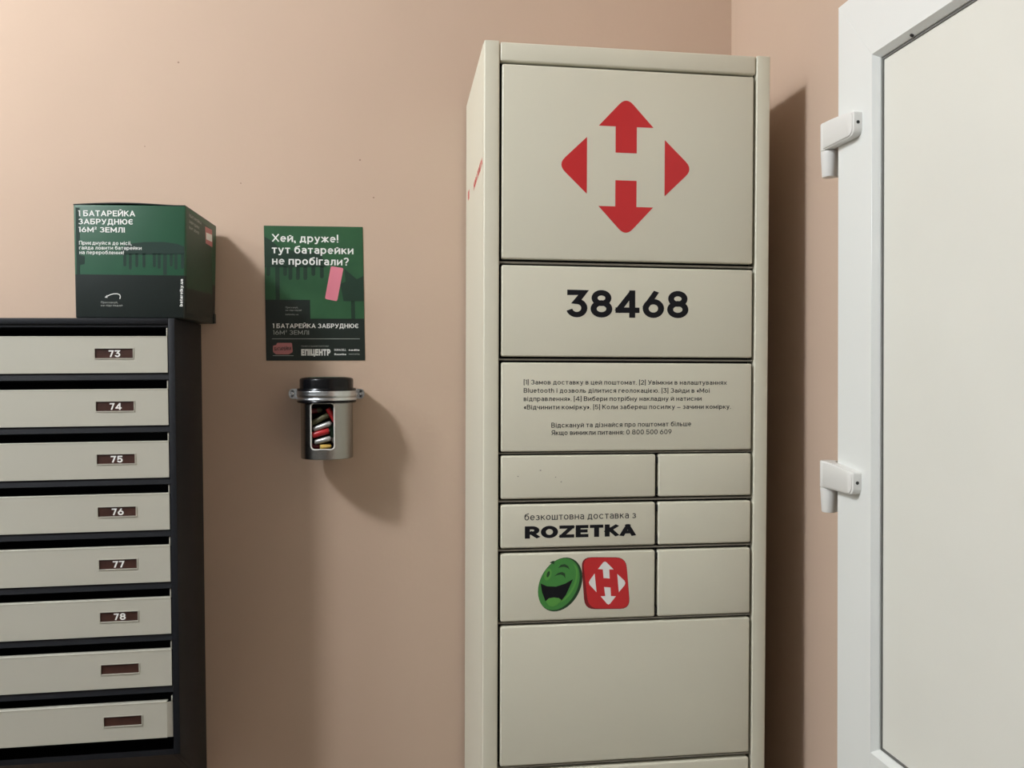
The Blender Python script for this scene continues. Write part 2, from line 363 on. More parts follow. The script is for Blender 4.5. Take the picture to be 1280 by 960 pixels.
# screw in the upper bead
sp = hit(1140, 44, (XF + .0052, 0, zt1 - .0034), (-.57, 0, -.82))
obj('screw', add_lathe(bmesh.new(), [(0, -.004), (.0028, -.004), (.0028, .0012), (.0010, .0005), (0, .0005)], sp, 16, axis=(-.57, 0, -.82)), MT['screw'], d1, world=True)

def door_hinge(z0, z1, zl):
    """surface hinge: knuckle beside the leaf, wing lapping onto its face, tapering lower knuckle"""
    yc, xc, r, ye, xf = -.4760, .7078, .0138, -.5712, .6945
    bm = bmesh.new()
    add_lathe(bm, [(0, z0), (r * .93, z0), (r, z0 + .0015), (r, z1 - .0015), (r * .93, z1), (0, z1)], (xc, yc, 0), 32)
    up_ = obj('hinge', bm, MT['hinge'], d1, world=True, smooth=math.radians(40))
    n = 8
    def outline(y0, y1, a, b, rt, rb):
        o = [(y0, a), (y0, b)]
        o += [(y0 + (y1 + rt - y0) * k / n, b - .0078 * (k / n) ** 1.6) for k in range(1, n)]; b2 = b - .0078
        o += [(y1 + rt - rt * math.sin(math.pi / 2 * k / n), b2 - rt + rt * math.cos(math.pi / 2 * k / n)) for k in range(n + 1)]
        o += [(y1 + rb - rb * math.cos(math.pi / 2 * k / n), a + rb - rb * math.sin(math.pi / 2 * k / n)) for k in range(n + 1)]
        return o
    def block(name, pts, x0, x1, bev):
        bm = bmesh.new(); tv = [bm.verts.new((x0, y, z)) for y, z in pts]; bv = [bm.verts.new((x1, y, z)) for y, z in pts]
        bm.faces.new(tv); bm.faces.new(bv[::-1])
        for i in range(len(pts)): bm.faces.new((tv[i], tv[i - 1], bv[i - 1], bv[i]))
        es = [e for e in bm.edges if all(v in tv for v in e.verts)]
        bmesh.ops.bevel(bm, geom=es, offset=bev, segments=3, profile=.5, affect='EDGES')
        bmesh.ops.triangulate(bm, faces=[f for f in bm.faces if len(f.verts) > 4])
        return obj(name, bm, MT['hinge'], up_, world=True, smooth=math.radians(45))
    block('wing', outline(yc, ye, z0, z1, .004, .012), xf + .0012, XF - .0001, .0012)
    block('cover_cap', outline(yc - .004, ye + .0035, z0 + .0018, z1 - .0018, .004, .011), xf - .0006, xf + .0020, .0012)
    mz = z1 - (z1 - z0) * .42 - .006
    bm = add_lathe(bmesh.new(), [(0, -.002), (.0026, -.002), (.0026, .0004), (.0014, .0002), (0, .0002)], ((xf + XF) / 2 + .0005, ye, mz), 20, axis=(0, -1, 0))
    obj('screw', bm, MT['screw'], up_, world=True)
    bm = bmesh.new()
    add_lathe(bm, [(0, zl), (r * .76, zl), (r * .83, zl + .0015), (r * .99, z0 - .0012), (r * .86, z0 - .0003), (0, z0 - .0003)], (xc, yc, 0), 32)
    add_box(bm, (xc + .006, yc - .009, zl + .001), (XR, yc + .006, z0 - .003), .001)
    obj('lower_knuckle', bm, MT['hinge'], up_, world=True, smooth=math.radians(40))
hz = lambda y: hit(1028, y, (0, -.476, 0), (0, 1, 0)).z
door_hinge(hz(188.8), hz(154.5), hz(221.5))
door_hinge(hz(609), hz(576), hz(640))
door_hinge(.395, .437, .352)

# ================================================================== PARCEL LOCKER
RL = Matrix.Rotation(-.003294, 3, 'Z') @ Matrix.Rotation(.000773, 3, 'X') @ Matrix.Rotation(.00794, 3, 'Y')
OL = Vector((.154605, -.36978, 2.050138))
ML = RL.to_4x4(); ML.translation = OL
LW, LD = .5008, .3585
HB = 2.035                                      # locker height
base = ML @ Vector((0, 0, -HB))
MB0 = RL.to_4x4(); MB0.translation = base
locker = empty('parcel_locker', MB0, 'tall cream-grey steel parcel locker with red arrow emblem and number 38468, against the pink wall', 'parcel locker')
OFF = Vector((0, 0, HB))                         # local geometry below is measured from the top
def L(bm): bm.transform(Matrix.Translation(OFF)); return bm
S = MT['steel']; PWL, PWR = .0258, .0248
def lpart(name, bm, m=S, parent=locker, sm=math.radians(35)): return obj(name, L(bm), m, parent, smooth=sm)
lpart('side_panel', box((0, .018, -HB), (.0015, LD, 0)))
lpart('side_panel', box((LW - .0015, .018, -HB), (LW, LD, 0)))
lpart('top_panel', box((.0015, .018, -.0025), (LW - .0015, LD, -.001)))
lpart('back_panel', box((.0015, LD - .0015, -HB), (LW - .0015, LD, -.0025)))
lpart('front_post', box((0, 0, -HB), (PWL, .018, 0), .0024, 4))
lpart('front_post', box((LW - PWR, 0, -HB), (LW, .018, -.0005), .0022, 3))
lpart('top_rail', box((PWL + .0009, .0006, -.0335), (LW - PWR - .0012, .018, -.0015), .0034, 4))
lpart('plinth', box((PWL, .004, -HB), (LW - PWR, .018, -HB + .08), .002))
lpart('inner_wall', box((PWL, .030, -HB + .01), (LW - PWR, .032, -.004)), MT['dark'])
X0, X1 = .0302, LW - PWR - .0046
XM0, XM1 = .2986, .3040
rows = [(-.0378, -.3622), (-.3728, -.5259), (-.5360, -.6863), (-.6930, -.7661), (-.7758, -.8492), (-.8587, -.9735), (-.9817, -1.2191), (-1.2286, -1.60), (-1.61, -1.945)]
doors = {}
def locker_door(x0, x1, zt, zb):
    return lpart('compartment_door', box((x0, .0004, zb), (x1, .016, zt), .0031, 5))
for i, (zt, zb) in enumerate(rows):
    if i in (3, 4, 5):
        doors[i] = locker_door(X0, XM0, zt, zb); doors[(i, 1)] = locker_door(XM1, X1, zt, zb)
        for z in (zt - .010, zb + .010):
            lpart('hinge_pin', box((XM0 + .0008, .003, z - .006), (XM1 - .0008, .012, z + .006), .0008), MT['dark'])
        lpart('centre_divider', box((XM0 + .0012, .010, zb - .003), (XM1 - .0012, .028, zt + .003)), MT['dark'])
    else: doors[i] = locker_door(X0, X1, zt, zb)
    if i < len(rows) - 1:
        zn = rows[i + 1][0]; g = zb - zn
        lpart('divider', box((PWL + .0015, .0070, zb - g * .64), (LW - PWR - .0015, .028, zb - g * .34), .0006), MT['strip'])
# surface of the locker front for the prints
nF = RL @ Vector((0, -1, 0)); SF = (OL + RL @ Vector((0, .0004, 0)), nF)
def rot_logo(cx, cz, s, parent, m, name, y=.00035):
    """four rounded arrow shapes about a centre, half height s"""
    k = s / .1087
    def rnd_tip(px, pz, ax, az, bx, bz, r=.3, n=6):
        # rounded corner at p between directions to a and b
        A = Vector((px + (ax - px) * r, pz + (az - pz) * r)); B = Vector((px + (bx - px) * r, pz + (bz - pz) * r)); P = Vector((px, pz))
        return [tuple(A * (1 - t) ** 2 + P * 2 * t * (1 - t) + B * t * t) for t in [q / n for q in range(n + 1)]]
    w_, wz, st, se = .0474, .0672, .0183, .0232
    arrow = [(-st, se), (-st, wz), (-w_, wz)] + rnd_tip(0, .1175, -w_, wz, w_, wz, .26) + [(w_, wz), (st, wz), (st, se)]
    tri = [(-.0675, -.0475)] + rnd_tip(-.1175, 0, -.0675, -.0475, -.0675, .0475, .26)[0:] + [(-.0675, .0475)]
    out = []
    for pts in (arrow, [(x, -z) for x, z in arrow], tri, [(-x, z) for x, z in tri]):
        bm = add_prism(bmesh.new(), [(cx + x * k, y, cz + z * k) for x, z in pts], (0, -1, 0), .0003)
        out.append(lpart(name, bm, m, parent, sm=False))
    return out
rot_logo(.2432, -.2018, .1098, doors[0], MT['red_ink'], 'arrow_emblem', .0001)
T = lambda s, p0, p1, h, par, m='black_ink', bold=0, nm='lettering', lift=0: ink_text(nm, s, p0, p1, h, SF, MT[m], par, bold, lift)
T('38468', (708.2, 396.6), (860.5, 397.8), 34.6, doors[1], bold=.0145, nm='number')
h = 5.9
T('[1] Замов доставку в цей поштомат. [2] Увімкни в налаштуваннях', (654.6, 480.6), (908.5, 481), h, doors[2], 'grey_ink', .004)
T('Bluetooth і дозволь ділитися геолокацією. [3] Зайди в «Мої', (654.6, 491), (887, 491), h, doors[2], 'grey_ink', .004)
T('відправлення». [4] Вибери потрібну накладну й натисни', (654.6, 501.4), (877, 500.9), h, doors[2], 'grey_ink', .004)
T('«Відчинити комірку». [5] Коли забереш посилку – зачини комірку.', (654.8, 511.8), (913.5, 511), h, doors[2], 'grey_ink', .004)
T('Відскануй та дізнайся про поштомат більше', (689.2, 534.6), (864, 532.6), 6.2, doors[2], 'grey_ink', .004)
T('Якщо виникли питання: 0 800 500 609', (689.2, 544), (839.5, 542.6), 6.2, doors[2], 'grey_ink', .004)
T('безкоштовна доставка з', (655.5, 650.6), (795, 647.6), 8.6, doors[4], 'grey_ink', .0)
T('ROZETKA', (656, 673.4), (795.3, 669.8), 15.4, doors[4], 'black_ink', .026)
# round green laughing emblem and red rounded-square emblem
def ell(cx, cy, a, b, rot, n=40, t0=0, t1=360):
    r = math.radians(rot); o = []
    for k in range(n if t1 - t0 == 360 else n + 1):
        t = math.radians(t0 + (t1 - t0) * k / n); x, y = a * math.cos(t), b * math.sin(t)
        o.append((cx + x * math.cos(r) - y * math.sin(r), cy + x * math.sin(r) + y * math.cos(r)))
    return o
z5 = lambda pts: [(650 + x / 7.111, 680 + y / 7.111) for x, y in pts]
D5 = doors[5]
gd = ink_poly('green_round_emblem', ell(700.2, 730.6, 25.4, 35.6, 27), SF, 0, MT['logo_dgreen'], D5)
def I(px, m, lift, nm='emblem_mark'): return ink_poly(nm, px, SF, lift, MT[m], D5)
I(ell(698.6, 730.2, 23.4, 34.4, 27), 'logo_green', .00014)
I(ell(704.5, 729, 14.5, 27, 27), 'logo_lime', .00028)
I(ell(701.5, 727, 15.5, 27, 27), 'logo_green', .00042)
I(z5([(183, 350), (240, 375), (320, 378), (400, 352), (470, 312), (440, 380), (408, 450), (370, 500), (320, 545), (262, 548), (225, 505), (196, 430)]), 'black_ink', .00056)
I(z5([(228, 508), (255, 482), (300, 474), (345, 480), (368, 498), (330, 540), (290, 556), (255, 548)]), 'logo_lime', .0007)
I(z5([(338, 212), (362, 185), (398, 178), (428, 196), (440, 226), (422, 212), (392, 202), (362, 205)]), 'logo_dgreen', .00056)
I(z5([(300, 288), (340, 256), (375, 248), (400, 262), (402, 306), (386, 280), (360, 270), (330, 276)]), 'logo_dgreen', .00056)
I(z5([(262, 165), (290, 150), (306, 150), (302, 180), (288, 172)]), 'logo_dgreen', .00056)
I(ell(*z5([(247, 270)])[0], 4.3, 7.6, 18), 'logo_lime', .00056)
I(ell(*z5([(250, 268)])[0], 1.7, 4.0, 18), 'logo_dgreen', .0007)
def rr(pts, r, n=5):
    o = []
    for i, p in enumerate(pts):
        a, b = Vector(pts[i - 1]), Vector(pts[(i + 1) % len(pts)]); P = Vector(p)
        A = P + (a - P).normalized() * r; B = P + (b - P).normalized() * r
        o += [tuple(A * (1 - t) ** 2 + P * 2 * t * (1 - t) + B * t * t) for t in [q / n for q in range(n + 1)]]
    return o
I(rr([(726.4, 696.4), (782.5, 696.6), (787.8, 761.0), (730.8, 761.6)], 13), 'dred_ink', 0, 'red_square_emblem')
I(rr([(728.2, 697.0), (782.3, 697.2), (787.3, 760.4), (735.6, 760.6)], 13), 'red_ink', .00014)
for q in ([(755, 155), (772, 165), (832, 226), (793, 226), (797, 306), (742, 302), (736, 226), (693, 222), (740, 162)],
          [(663, 262), (680, 428), (618, 362), (612, 340), (622, 318)], [(864, 265), (928, 325), (936, 347), (928, 368), (878, 428)],
          [(747, 382), (804, 386), (808, 462), (852, 464), (800, 530), (786, 538), (772, 530), (716, 464), (757, 462)]):
    I(z5(q), 'white_ink', .00028, 'arrow_mark')
for x, y, a in ((675.5, 588, 1.2), (694.5, 596.5, .7), (701.5, 602.3, 1.0), (647.5, 595.5, .8)):
    ink_poly('scuff_mark', ell(x, y, a, .7, 0, 12), SF, 0, MT['strip'], doors[3])
# red wordmark along the left side
nS = RL @ Vector((-1, 0, 0)); SS = (OL, nS)
ink_text('side_lettering', 'НОВА ПОШТА', (592.2, 238.5), (603.0, 205.5), 9.5, SS, MT['red_ink'], locker, .03, pup=(0, -1))
ink_multi('side_emblem', [[(585.1, 240), (586.6, 236.5), (586.6, 248), (585.1, 251)]], SS, 0, MT['red_ink'], locker)

# ================================================================== MAILBOX BANK
RM = Matrix.Rotation(-.0026756, 3, 'Y')
MW = .425; ZT_, ZF, ZBK = .0955, -.6800, -.8260
mm = RM.to_4x4(); mm.translation = Vector((-.3805, -.0005, 1.5))
MBm = mm @ Matrix.Translation((-MW / 2, 0, ZBK))
bank = empty('mailbox_bank', MBm, 'black wall-hung bank of letterboxes with eight cream flaps numbered from 73, under the green carton', 'mailbox')
SH = Matrix.Translation((MW / 2, 0, -ZBK))
def mpart(name, bm, m, parent=bank, sm=math.radians(35)): bm.transform(SH); return obj(name, bm, m, parent, smooth=sm)
YF = -.2100; K = MT['mb_black']; Cc = MT['mb_cream']
def side(x0, x1):
    pts = [(x1, 0, ZBK), (x1, YF, ZF), (x1, YF, ZT_), (x1, 0, ZT_)]
    bm = add_prism(bmesh.new(), pts, (1, 0, 0), x1 - x0)
    bmesh.ops.bevel(bm, geom=bm.edges[:], offset=.0014, segments=2, profile=.5, affect='EDGES'); return bm
mpart('side_panel', side(-.0115, 0), K); mpart('side_panel', side(-MW, -MW + .0115), K)
mpart('top_panel', box((-MW + .0115, YF, ZT_ - .0105), (-.0115, 0, ZT_), .0008), K)
mpart('back_panel', box((-MW + .0115, -.003, ZBK + .01), (-.0115, 0, ZT_ - .0105)), K)
bm = add_prism(bmesh.new(), [(-.0115, 0, ZBK), (-.0115, YF, ZF), (-.0115, YF, ZF + .010), (-.0115, 0, ZBK + .010)], (1, 0, 0), MW - .023)
mpart('sloping_base', bm, K)
PITCH_R, DT, DH = .09262, .0625, .0632
SURF_M = (mm @ Vector((0, YF + .0012, 0)), RM @ Vector((0, -1, 0)))
for k in range(8):
    zt = DT - k * PITCH_R; zb = zt - DH; dx = 0
    # ledge below the flap above, sloping shelf inside
    if k:
        bm = add_prism(bmesh.new(), [(-.0115, -.150, zt + .013), (-.0115, YF + .004, zt + .0165), (-.0115, YF + .001, zt + .0175), (-.0115, YF + .003, zt + .0285), (-.0115, -.150, zt + .0285)], (1, 0, 0), MW - .023)
        mpart('ledge', bm, K)
    else:
        bm = add_prism(bmesh.new(), [(-.0115, -.150, zt + .013), (-.0115, YF + .003, zt + .0175), (-.0115, YF + .003, ZT_ - .0106), (-.0115, -.150, ZT_ - .0106)], (1, 0, 0), MW - .023)
        mpart('ledge', bm, K)
    xr = -.0128 if k < 7 else -.0218
    px0 = -.1338 + .0004 * k + (.003 if k == 7 else 0)
    d = mpart('letterbox_flap', holed_plate((-MW + .0125, zb), (xr, zt), (px0, zt - .0372), (px0 + .0632, zt - .0205), YF, YF + .0012), Cc, sm=False)
    if k == 7:
        fl = mpart('side_flange', add_prism(bmesh.new(), [(-.0219, YF, zb + .001), (-.0128, YF + .004, zb - .001), (-.0128, YF + .004, zt - .0006), (-.0219, YF, zt)], (0, -1, 0), .001), Cc, d)
    mpart('top_fold', box((-MW + .0125, YF - .0004, zt - .0010), (xr - .0005, YF + .012, zt + .0012), .0007, 3), Cc, d)
    mpart('insert_frame', holed_plate((px0 - .0014, zt - .0386), (px0 + .0646, zt - .0193), (px0, zt - .0372), (px0 + .0632, zt - .0205), YF - .0011, YF + .0002), Cc, d, sm=False)
    mpart('inner_stop', box((-.0152, YF + .0035, zt), (-.0130, YF + .010, zt + .0158 - (.006 if k == 7 else 0)), .0004), Cc, d)
    mpart('name_insert', box((px0 - .002, YF + .0013, zt - .0392), (px0 + .0652, YF + .0022, zt - .0185)), MT['brown'], d)
    if k < 6:
        bm = text_bm(str(73 + k), .014); x0 = min(v.co.x for v in bm.verts); x1 = max(v.co.x for v in bm.verts)
        for v in bm.verts: v.co = Vector((px0 + .0225 + (v.co.x - x0) / (x1 - x0) * .0200, YF + .0010, zt - .0353 + v.co.y / cap_h() * .0120)) - Vector((0, v.co.z * .02, 0))
        mpart('number', bm, MT['white_ink'], d, sm=False)

# ================================================================== GREEN CARTON on the bank
zb_ = (mm @ Vector((0, 0, ZT_))).z + .0002
fz = 1.7960
c8 = [(-.5490, -.200, zb_), (-.3668, -.200, zb_), (-.3668 + .0165, -.018, zb_), (-.5330, -.018, zb_),
      (-.5505, -.200, fz - .0022), (-.3622, -.200, fz), (-.3622 + .011, -.018, fz - .006), (-.5340, -.018, fz - .008)]
_a, _b, _c = [Vector(c8[i]) for i in (1, 2, 5)]; _n = (_b - _a).cross(_c - _a)
_q = c8[6]; c8[6] = ((_n.dot(_a) - _n.y * _q[1] - _n.z * _q[2]) / _n.x, _q[1], _q[2])
carton = empty('printed_carton', (-.455, -.11, zb_), 'green printed cardboard carton about batteries, on top of the black letterboxes', 'box')
bm = bmesh.new(); vs = [bm.verts.new(v) for v in c8]
for q in ((3, 2, 1, 0), (4, 5, 6, 7), (0, 1, 5, 4), (1, 2, 6, 5), (2, 3, 7, 6), (3, 0, 4, 7)): bm.faces.new([vs[i] for i in q])
bmesh.ops.bevel(bm, geom=bm.edges[:], offset=.0022, segments=3, profile=.5, affect='EDGES')
zc_ = hit(160, 343.6, (0, -.2, 0), (0, 1, 0)).z
bmesh.ops.bisect_plane(bm, geom=bm.verts[:] + bm.edges[:] + bm.faces[:], plane_co=(0, 0, zc_), plane_no=(0, 0, 1))
for f in bm.faces: f.material_index = 1 if f.calc_center_median().z < zc_ else 0
obj('carton_body', bm, [MT['box_green'], MT['box_dark']], carton, world=True, smooth=math.radians(50))
# lid flap, slightly raised in the middle
bm = bmesh.new(); n = 10; A, B, Cq, Dq = [Vector(c8[i]) for i in (4, 5, 6, 7)]
g = []
for i in range(n + 1):
    row = []
    for j in range(n + 1):
        u, v = i / n, j / n
        p = (A * (1 - u) + B * u) * (1 - v) + (Dq * (1 - u) + Cq * u) * v; p.z += .0008 + .0035 * math.sin(math.pi * min(1, u * 1.15)) * (1 - .3 * v)
        if u == 1: p.x -= .001
        row.append(bm.verts.new(p))
    g.append(row)
for i in range(n):
    for j in range(n): bm.faces.new((g[i][j], g[i + 1][j], g[i + 1][j + 1], g[i][j + 1]))
r = bmesh.ops.extrude_face_region(bm, geom=bm.faces[:]); bmesh.ops.translate(bm, vec=(0, 0, -.0018), verts=[q for q in r['geom'] if isinstance(q, bmesh.types.BMVert)])
obj('lid_flap', bm, MT['box_dark'], carton, world=True)
def face_surf(i, j, k):
    a, b, c = Vector(c8[i]), Vector(c8[j]), Vector(c8[k]); nn = (b - a).cross(c - a).normalized(); return (a, nn)
SB = face_surf(0, 1, 5); SR = face_surf(1, 2, 6)
Bp = lambda nm, px, m, lift: ink_poly(nm, px, SB, lift, MT[m], carton)
ink_multi('palm_print', [[(94.5, 259.5), (99.5, 259.5), (100, 343), (95.8, 343)], [(99.8, 319), (106, 320), (106, 330), (99.8, 331)],
    [(160, 305), (180, 302.5), (205, 302.5), (222, 305), (230.5, 308.5), (230.5, 318), (150, 318.5), (152, 311)]] +
    [capsule(x, 317, y, 3.6) for x, y in ((156, 333), (163, 337), (171, 334), (180, 334.5))] +
    [capsule(x, 317, y, 3.6) for x, y in ((193, 334), (199, 336), (214, 333), (220, 337), (228, 336))] + [[(204, 317), (208.5, 317), (208.5, 343.5), (204, 343.5)]],
    SB, .00005, MT['box_pal'], carton)['kind'] = 'stuff'
Tb = lambda s, p0, p1, h, b=.009, m='white_ink', S_=SB, pup=None: ink_text('lettering', s, p0, p1, h, S_, MT[m], carton, b, lift=.0002, pup=pup)
Tb('1 БАТАРЕЙКА', (98, 270.2), (169.2, 270.6), 7.3); Tb('ЗАБРУДНЮЄ', (98, 280.3), (166.4, 280.8), 7.0); Tb('16М² ЗЕМЛІ', (98.4, 290.2), (156.2, 290.8), 6.6)
Tb('Приєднуйся до місії,', (99, 305.8), (164.5, 306.4), 4.8, .003); Tb('гайда ловити батарейки', (99, 311.9), (177.2, 312.3), 4.7, .003); Tb('на перероблення!', (99.4, 317.6), (154.9, 318.1), 4.7, .003)
Tb('Прискануй,', (126.3, 379.2), (147.4, 379.2), 2.6, 0, 'pale_ink'); Tb('не підглядай', (126.3, 383), (153.3, 383), 2.6, 0, 'pale_ink')
Tb('batareiky.ua', (228.3, 383), (228.9, 349), 4.0, .014)
P_, n_ = SB
bm = bmesh.new(); cv = [(132.5, 371.0), (137.8, 368.4), (142, 367.3), (146.3, 367.1), (149.4, 368.2), (150.5, 370.3), (149.8, 373.8)]
for (a, b) in zip(cv, cv[1:]):
    dx, dy = b[0] - a[0], b[1] - a[1]; l = math.hypot(dx, dy); ox, oy = -dy / l * .5, dx / l * .5
    add_prism(bm, [hit(x, y, P_, n_) + n_ * .0003 for x, y in ((a[0] - ox, a[1] - oy), (b[0] - ox, b[1] - oy), (b[0] + ox, b[1] + oy), (a[0] + ox, a[1] + oy))], n_, .0001)
add_prism(bm, [hit(x, y, P_, n_) + n_ * .0003 for x, y in ((130.8, 371.8), (134, 368.6), (134.4, 372.4))], n_, .0001)
obj('arrow_print', bm, MT['white_ink'], carton, world=True)
Rp = lambda nm, px, m, lift: ink_poly(nm, px, SR, lift, MT[m], carton)
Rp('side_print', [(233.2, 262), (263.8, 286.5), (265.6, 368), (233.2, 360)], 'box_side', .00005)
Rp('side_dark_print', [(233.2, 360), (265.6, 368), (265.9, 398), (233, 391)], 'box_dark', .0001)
ink_text('side_lettering', '1 БАТАРЕЙКА', (236, 270.5), (251.5, 281), 3.6, SR, MT['pale_ink'], carton, .01, .0002, pup=(0, -1))
ink_text('side_lettering', 'ЗАБРУДНЮЄ', (236, 278), (249, 287), 3.6, SR, MT['pale_ink'], carton, .01, .0002, pup=(0, -1))
ink_text('side_lettering', '16М² ЗЕМЛІ', (236, 285.5), (248.5, 293.2), 3.4, SR, MT['pale_ink'], carton, .01, .0002, pup=(0, -1))
Rp('red_label', [(256.3, 283), (264.9, 287.5), (265.3, 309), (257, 304)], 'soft_pink', .0002)
Rp('white_label', [(257.3, 290.5), (264.6, 293.5), (264.8, 302.5), (257.5, 299)], 'white_ink', .0004)
bm = bmesh.new(); add_box(bm, (-.3535, -.030, zb_ + .001), (-.3485, -.0175, zb_ + .020), .0008)
obj('corner_flap', bm, MT['box_dark'], carton, world=True)

# ================================================================== POSTER
pc = [(329.8, 282.0), (453.3, 283.7), (456.4, 450.5), (332.9, 450.8)]
poster = empty('poster', at(393, 366, -.001), 'green poster about batteries with white lettering, on the wall above the steel bin', 'poster')
SW_ = ((0, -.0010, 0), (0, -1, 0))
bm = add_prism(bmesh.new(), [at(x, y, -.0010) for x, y in pc], (0, -1, 0), .0008)
obj('sheet', bm, MT['po_dark'], poster, world=True)
Pp = lambda nm, px, m, lift: ink_poly(nm, px, SW_, lift, MT[m], poster)
Pp('green_print', [(330.0, 282.2), (453.2, 283.9), (455.2, 398.4), (388, 398.4), (387.6, 374.8), (331.5, 374.6)], 'po_green', .00005)
ink_multi('palm_print', [[(330.4, 296), (338, 300), (352, 312), (400, 316), (409, 334), (331, 334)], [(344, 333), (349.4, 333), (349.8, 374.6), (344.6, 374.6)]] +
    [capsule(x, 333, y, 4.8) for x, y in ((335.5, 345), (356.5, 345), (363, 350), (372.4, 350), (381.7, 350), (391.7, 345), (402.3, 348))] +
    [[(425.5, 355), (432, 352), (430.5, 336), (446, 349), (454.3, 345), (455, 376.5), (429.5, 376.5)], [(438.8, 376), (443.5, 376), (444, 398.4), (439.2, 398.4)]],
    SW_, .00022, MT['po_pal'], poster)['kind'] = 'stuff'
Pp('pink_battery_print', rr([(413.6, 332.6), (429.4, 335.2), (421.4, 376.6), (406.2, 373.6)], 2.2), 'pink', .0004)
Tp = lambda s, p0, p1, h, b=.006, m='white_ink': ink_text('lettering', s, p0, p1, h, SW_, MT[m], poster, b, lift=.00055)
Tp('Хей, друже!', (339.8, 302.2), (422.9, 303.3), 9.9); Tp('тут батарейки', (339.9, 316.6), (442.2, 317.9), 9.9); Tp('не пробігали?', (340.2, 330.6), (436, 332), 9.9)
Tp('1 БАТАРЕЙКА ЗАБРУДНЮЄ', (341, 410.2), (448, 410.2), 5.7, .008); Tp('16М² ЗЕМЛІ', (341.3, 418.3), (386.3, 418.3), 5.4, .002, 'pale_ink')
Pp('rule_line', [(340, 423.2), (449.8, 423.2), (449.8, 423.9), (340, 423.9)], 'pale_ink', .0003)
Pp('pink_logo', rr([(341.2, 432), (345.5, 431.4), (346, 428.6), (365, 428.6), (366, 440), (361, 443), (345, 443), (341.2, 440)], 1.4), 'soft_pink', .0003)
Tp('БАТАРЕЙКИ', (343.2, 438.4), (364, 437.6), 4.2, .01, 'po_dark'); 
Pp('rule_line', [(341, 444.2), (367, 444.2), (367, 444.9), (341, 444.9)], 'pale_ink', .0003)
Tp('ЕПІЦЕНТР', (376.6, 444.5), (413.2, 444.5), 8.2, .026); Tp('ГЕНЕРАЛЬНИЙ ПАРТНЕР', (376.6, 433.6), (411, 433.6), 1.7, 0, 'pale_ink')
Tp('DURACELL', (418, 438.6), (432.6, 438.6), 2.5, .01); Tp('nadiia', (436, 438.6), (449.3, 438.6), 2.4, .01)
Tp('Rozetka', (418, 444), (432.6, 444), 2.4, .02); Tp('moneta', (436, 443.6), (449.3, 443.6), 2.3, 0, 'pale_ink')
Tp('Прискануй,', (357, 385.4), (372.6, 385.4), 2.2, 0, 'pale_ink'); Tp('не підглядай', (357, 388.8), (377, 388.8), 2.2, 0, 'pale_ink'); Tp('batareiky.ua', (357, 394), (373, 394), 2.0, 0, 'pale_ink')

# ================================================================== STEEL BATTERY BIN
CX, CY, CR = -.1300, -.0575, .0508
zbot = at(408, 575.2, CY - CR).z; zlid = at(408, 472.5, CY - CR).z; zst = at(408, 495.0, CY - CR).z
bin_ = empty('battery_bin', (CX, CY, zbot), 'brushed steel cylinder bin with black lid and window, clamped to wall under poster', 'bin')
ztop = zst + .006
wc = at(402.8, 533.2, CY - CR); th0 = math.atan2(wc.x - CX, CR); WHH, WWW, rcn = (at(402, 503.5, CY - CR).z - at(402, 562, CY - CR).z) / 2, .0232, .0075
zc = wc.z
angs = []; wa = WWW / CR
inner = [-wa + 2 * wa * k / 28 for k in range(29)]
outer = [wa + (2 * math.pi - 2 * wa) * k / 84 for k in range(1, 84)]
bm = bmesh.new(); cols = []
def cyl(a, z, r=CR): return Vector((CX + r * math.sin(th0 + a), CY - r * math.cos(th0 + a), z))
for a in inner:
    s = abs(a) * CR; e = s - (WWW - rcn); hh = WHH - rcn + (math.sqrt(max(0, rcn ** 2 - e ** 2)) if e > 0 else rcn)
    cols.append([bm.verts.new(cyl(a, z)) for z in (zbot + .001, zc - hh, zc + hh, ztop)])
for a in outer:
    hh = WHH - rcn; cols.append([bm.verts.new(cyl(a, z)) for z in (zbot + .001, zc - hh, zc + hh, ztop)])
nI = len(inner); N = len(cols)
for i in range(N):
    A, B = cols[i], cols[(i + 1) % N]
    inwin = i < nI - 1
    for k in range(3):
        if k == 1 and inwin: continue
        bm.faces.new((A[k], B[k], B[k + 1], A[k + 1]))
bot = [bm.verts.new(cyl(a, zbot, CR - .0012)) for a in inner + outer]
for i in range(N): bm.faces.new((cols[i][0], bot[i], bot[(i + 1) % N], cols[(i + 1) % N][0]))
bm.faces.new(bot)
shell = obj('steel_shell', bm, MT['can'], bin_, world=True, smooth=math.radians(35))
# inner liner (open towards the window) and floor
bm = bmesh.new()
add_lathe(bm, [(CR - .0022, zbot + .002), (CR - .0022, ztop - .001)], (CX, CY, 0), 48, math.radians(-90) + th0 + wa + .12, math.radians(270) + th0 - wa - .12)
add_lathe(bm, [(0, zbot + .0030), (CR - .0022, zbot + .0030), (CR - .0022, zbot + .0015), (0, zbot + .0015)], (CX, CY, 0), 40)
obj('liner', bm, MT['canin'], bin_, world=True)
# window rim
path = []
def corner(sx, sz, a0):
    for k in range(6):
        t = math.radians(a0 + 90 * k / 5); path.append(cyl((sx * (WWW - rcn) + rcn * math.cos(t)) / CR, zc + sz * (WHH - rcn) + rcn * math.sin(t), CR + .0003))
corner(1, 1, 0); corner(-1, 1, 90); corner(-1, -1, 180); corner(1, -1, 270)
obj('window_rim', add_tube(bmesh.new(), path, .0016, 8, True, up=Vector((0, -1, 0))), MT['rim'], bin_, world=True, smooth=True)
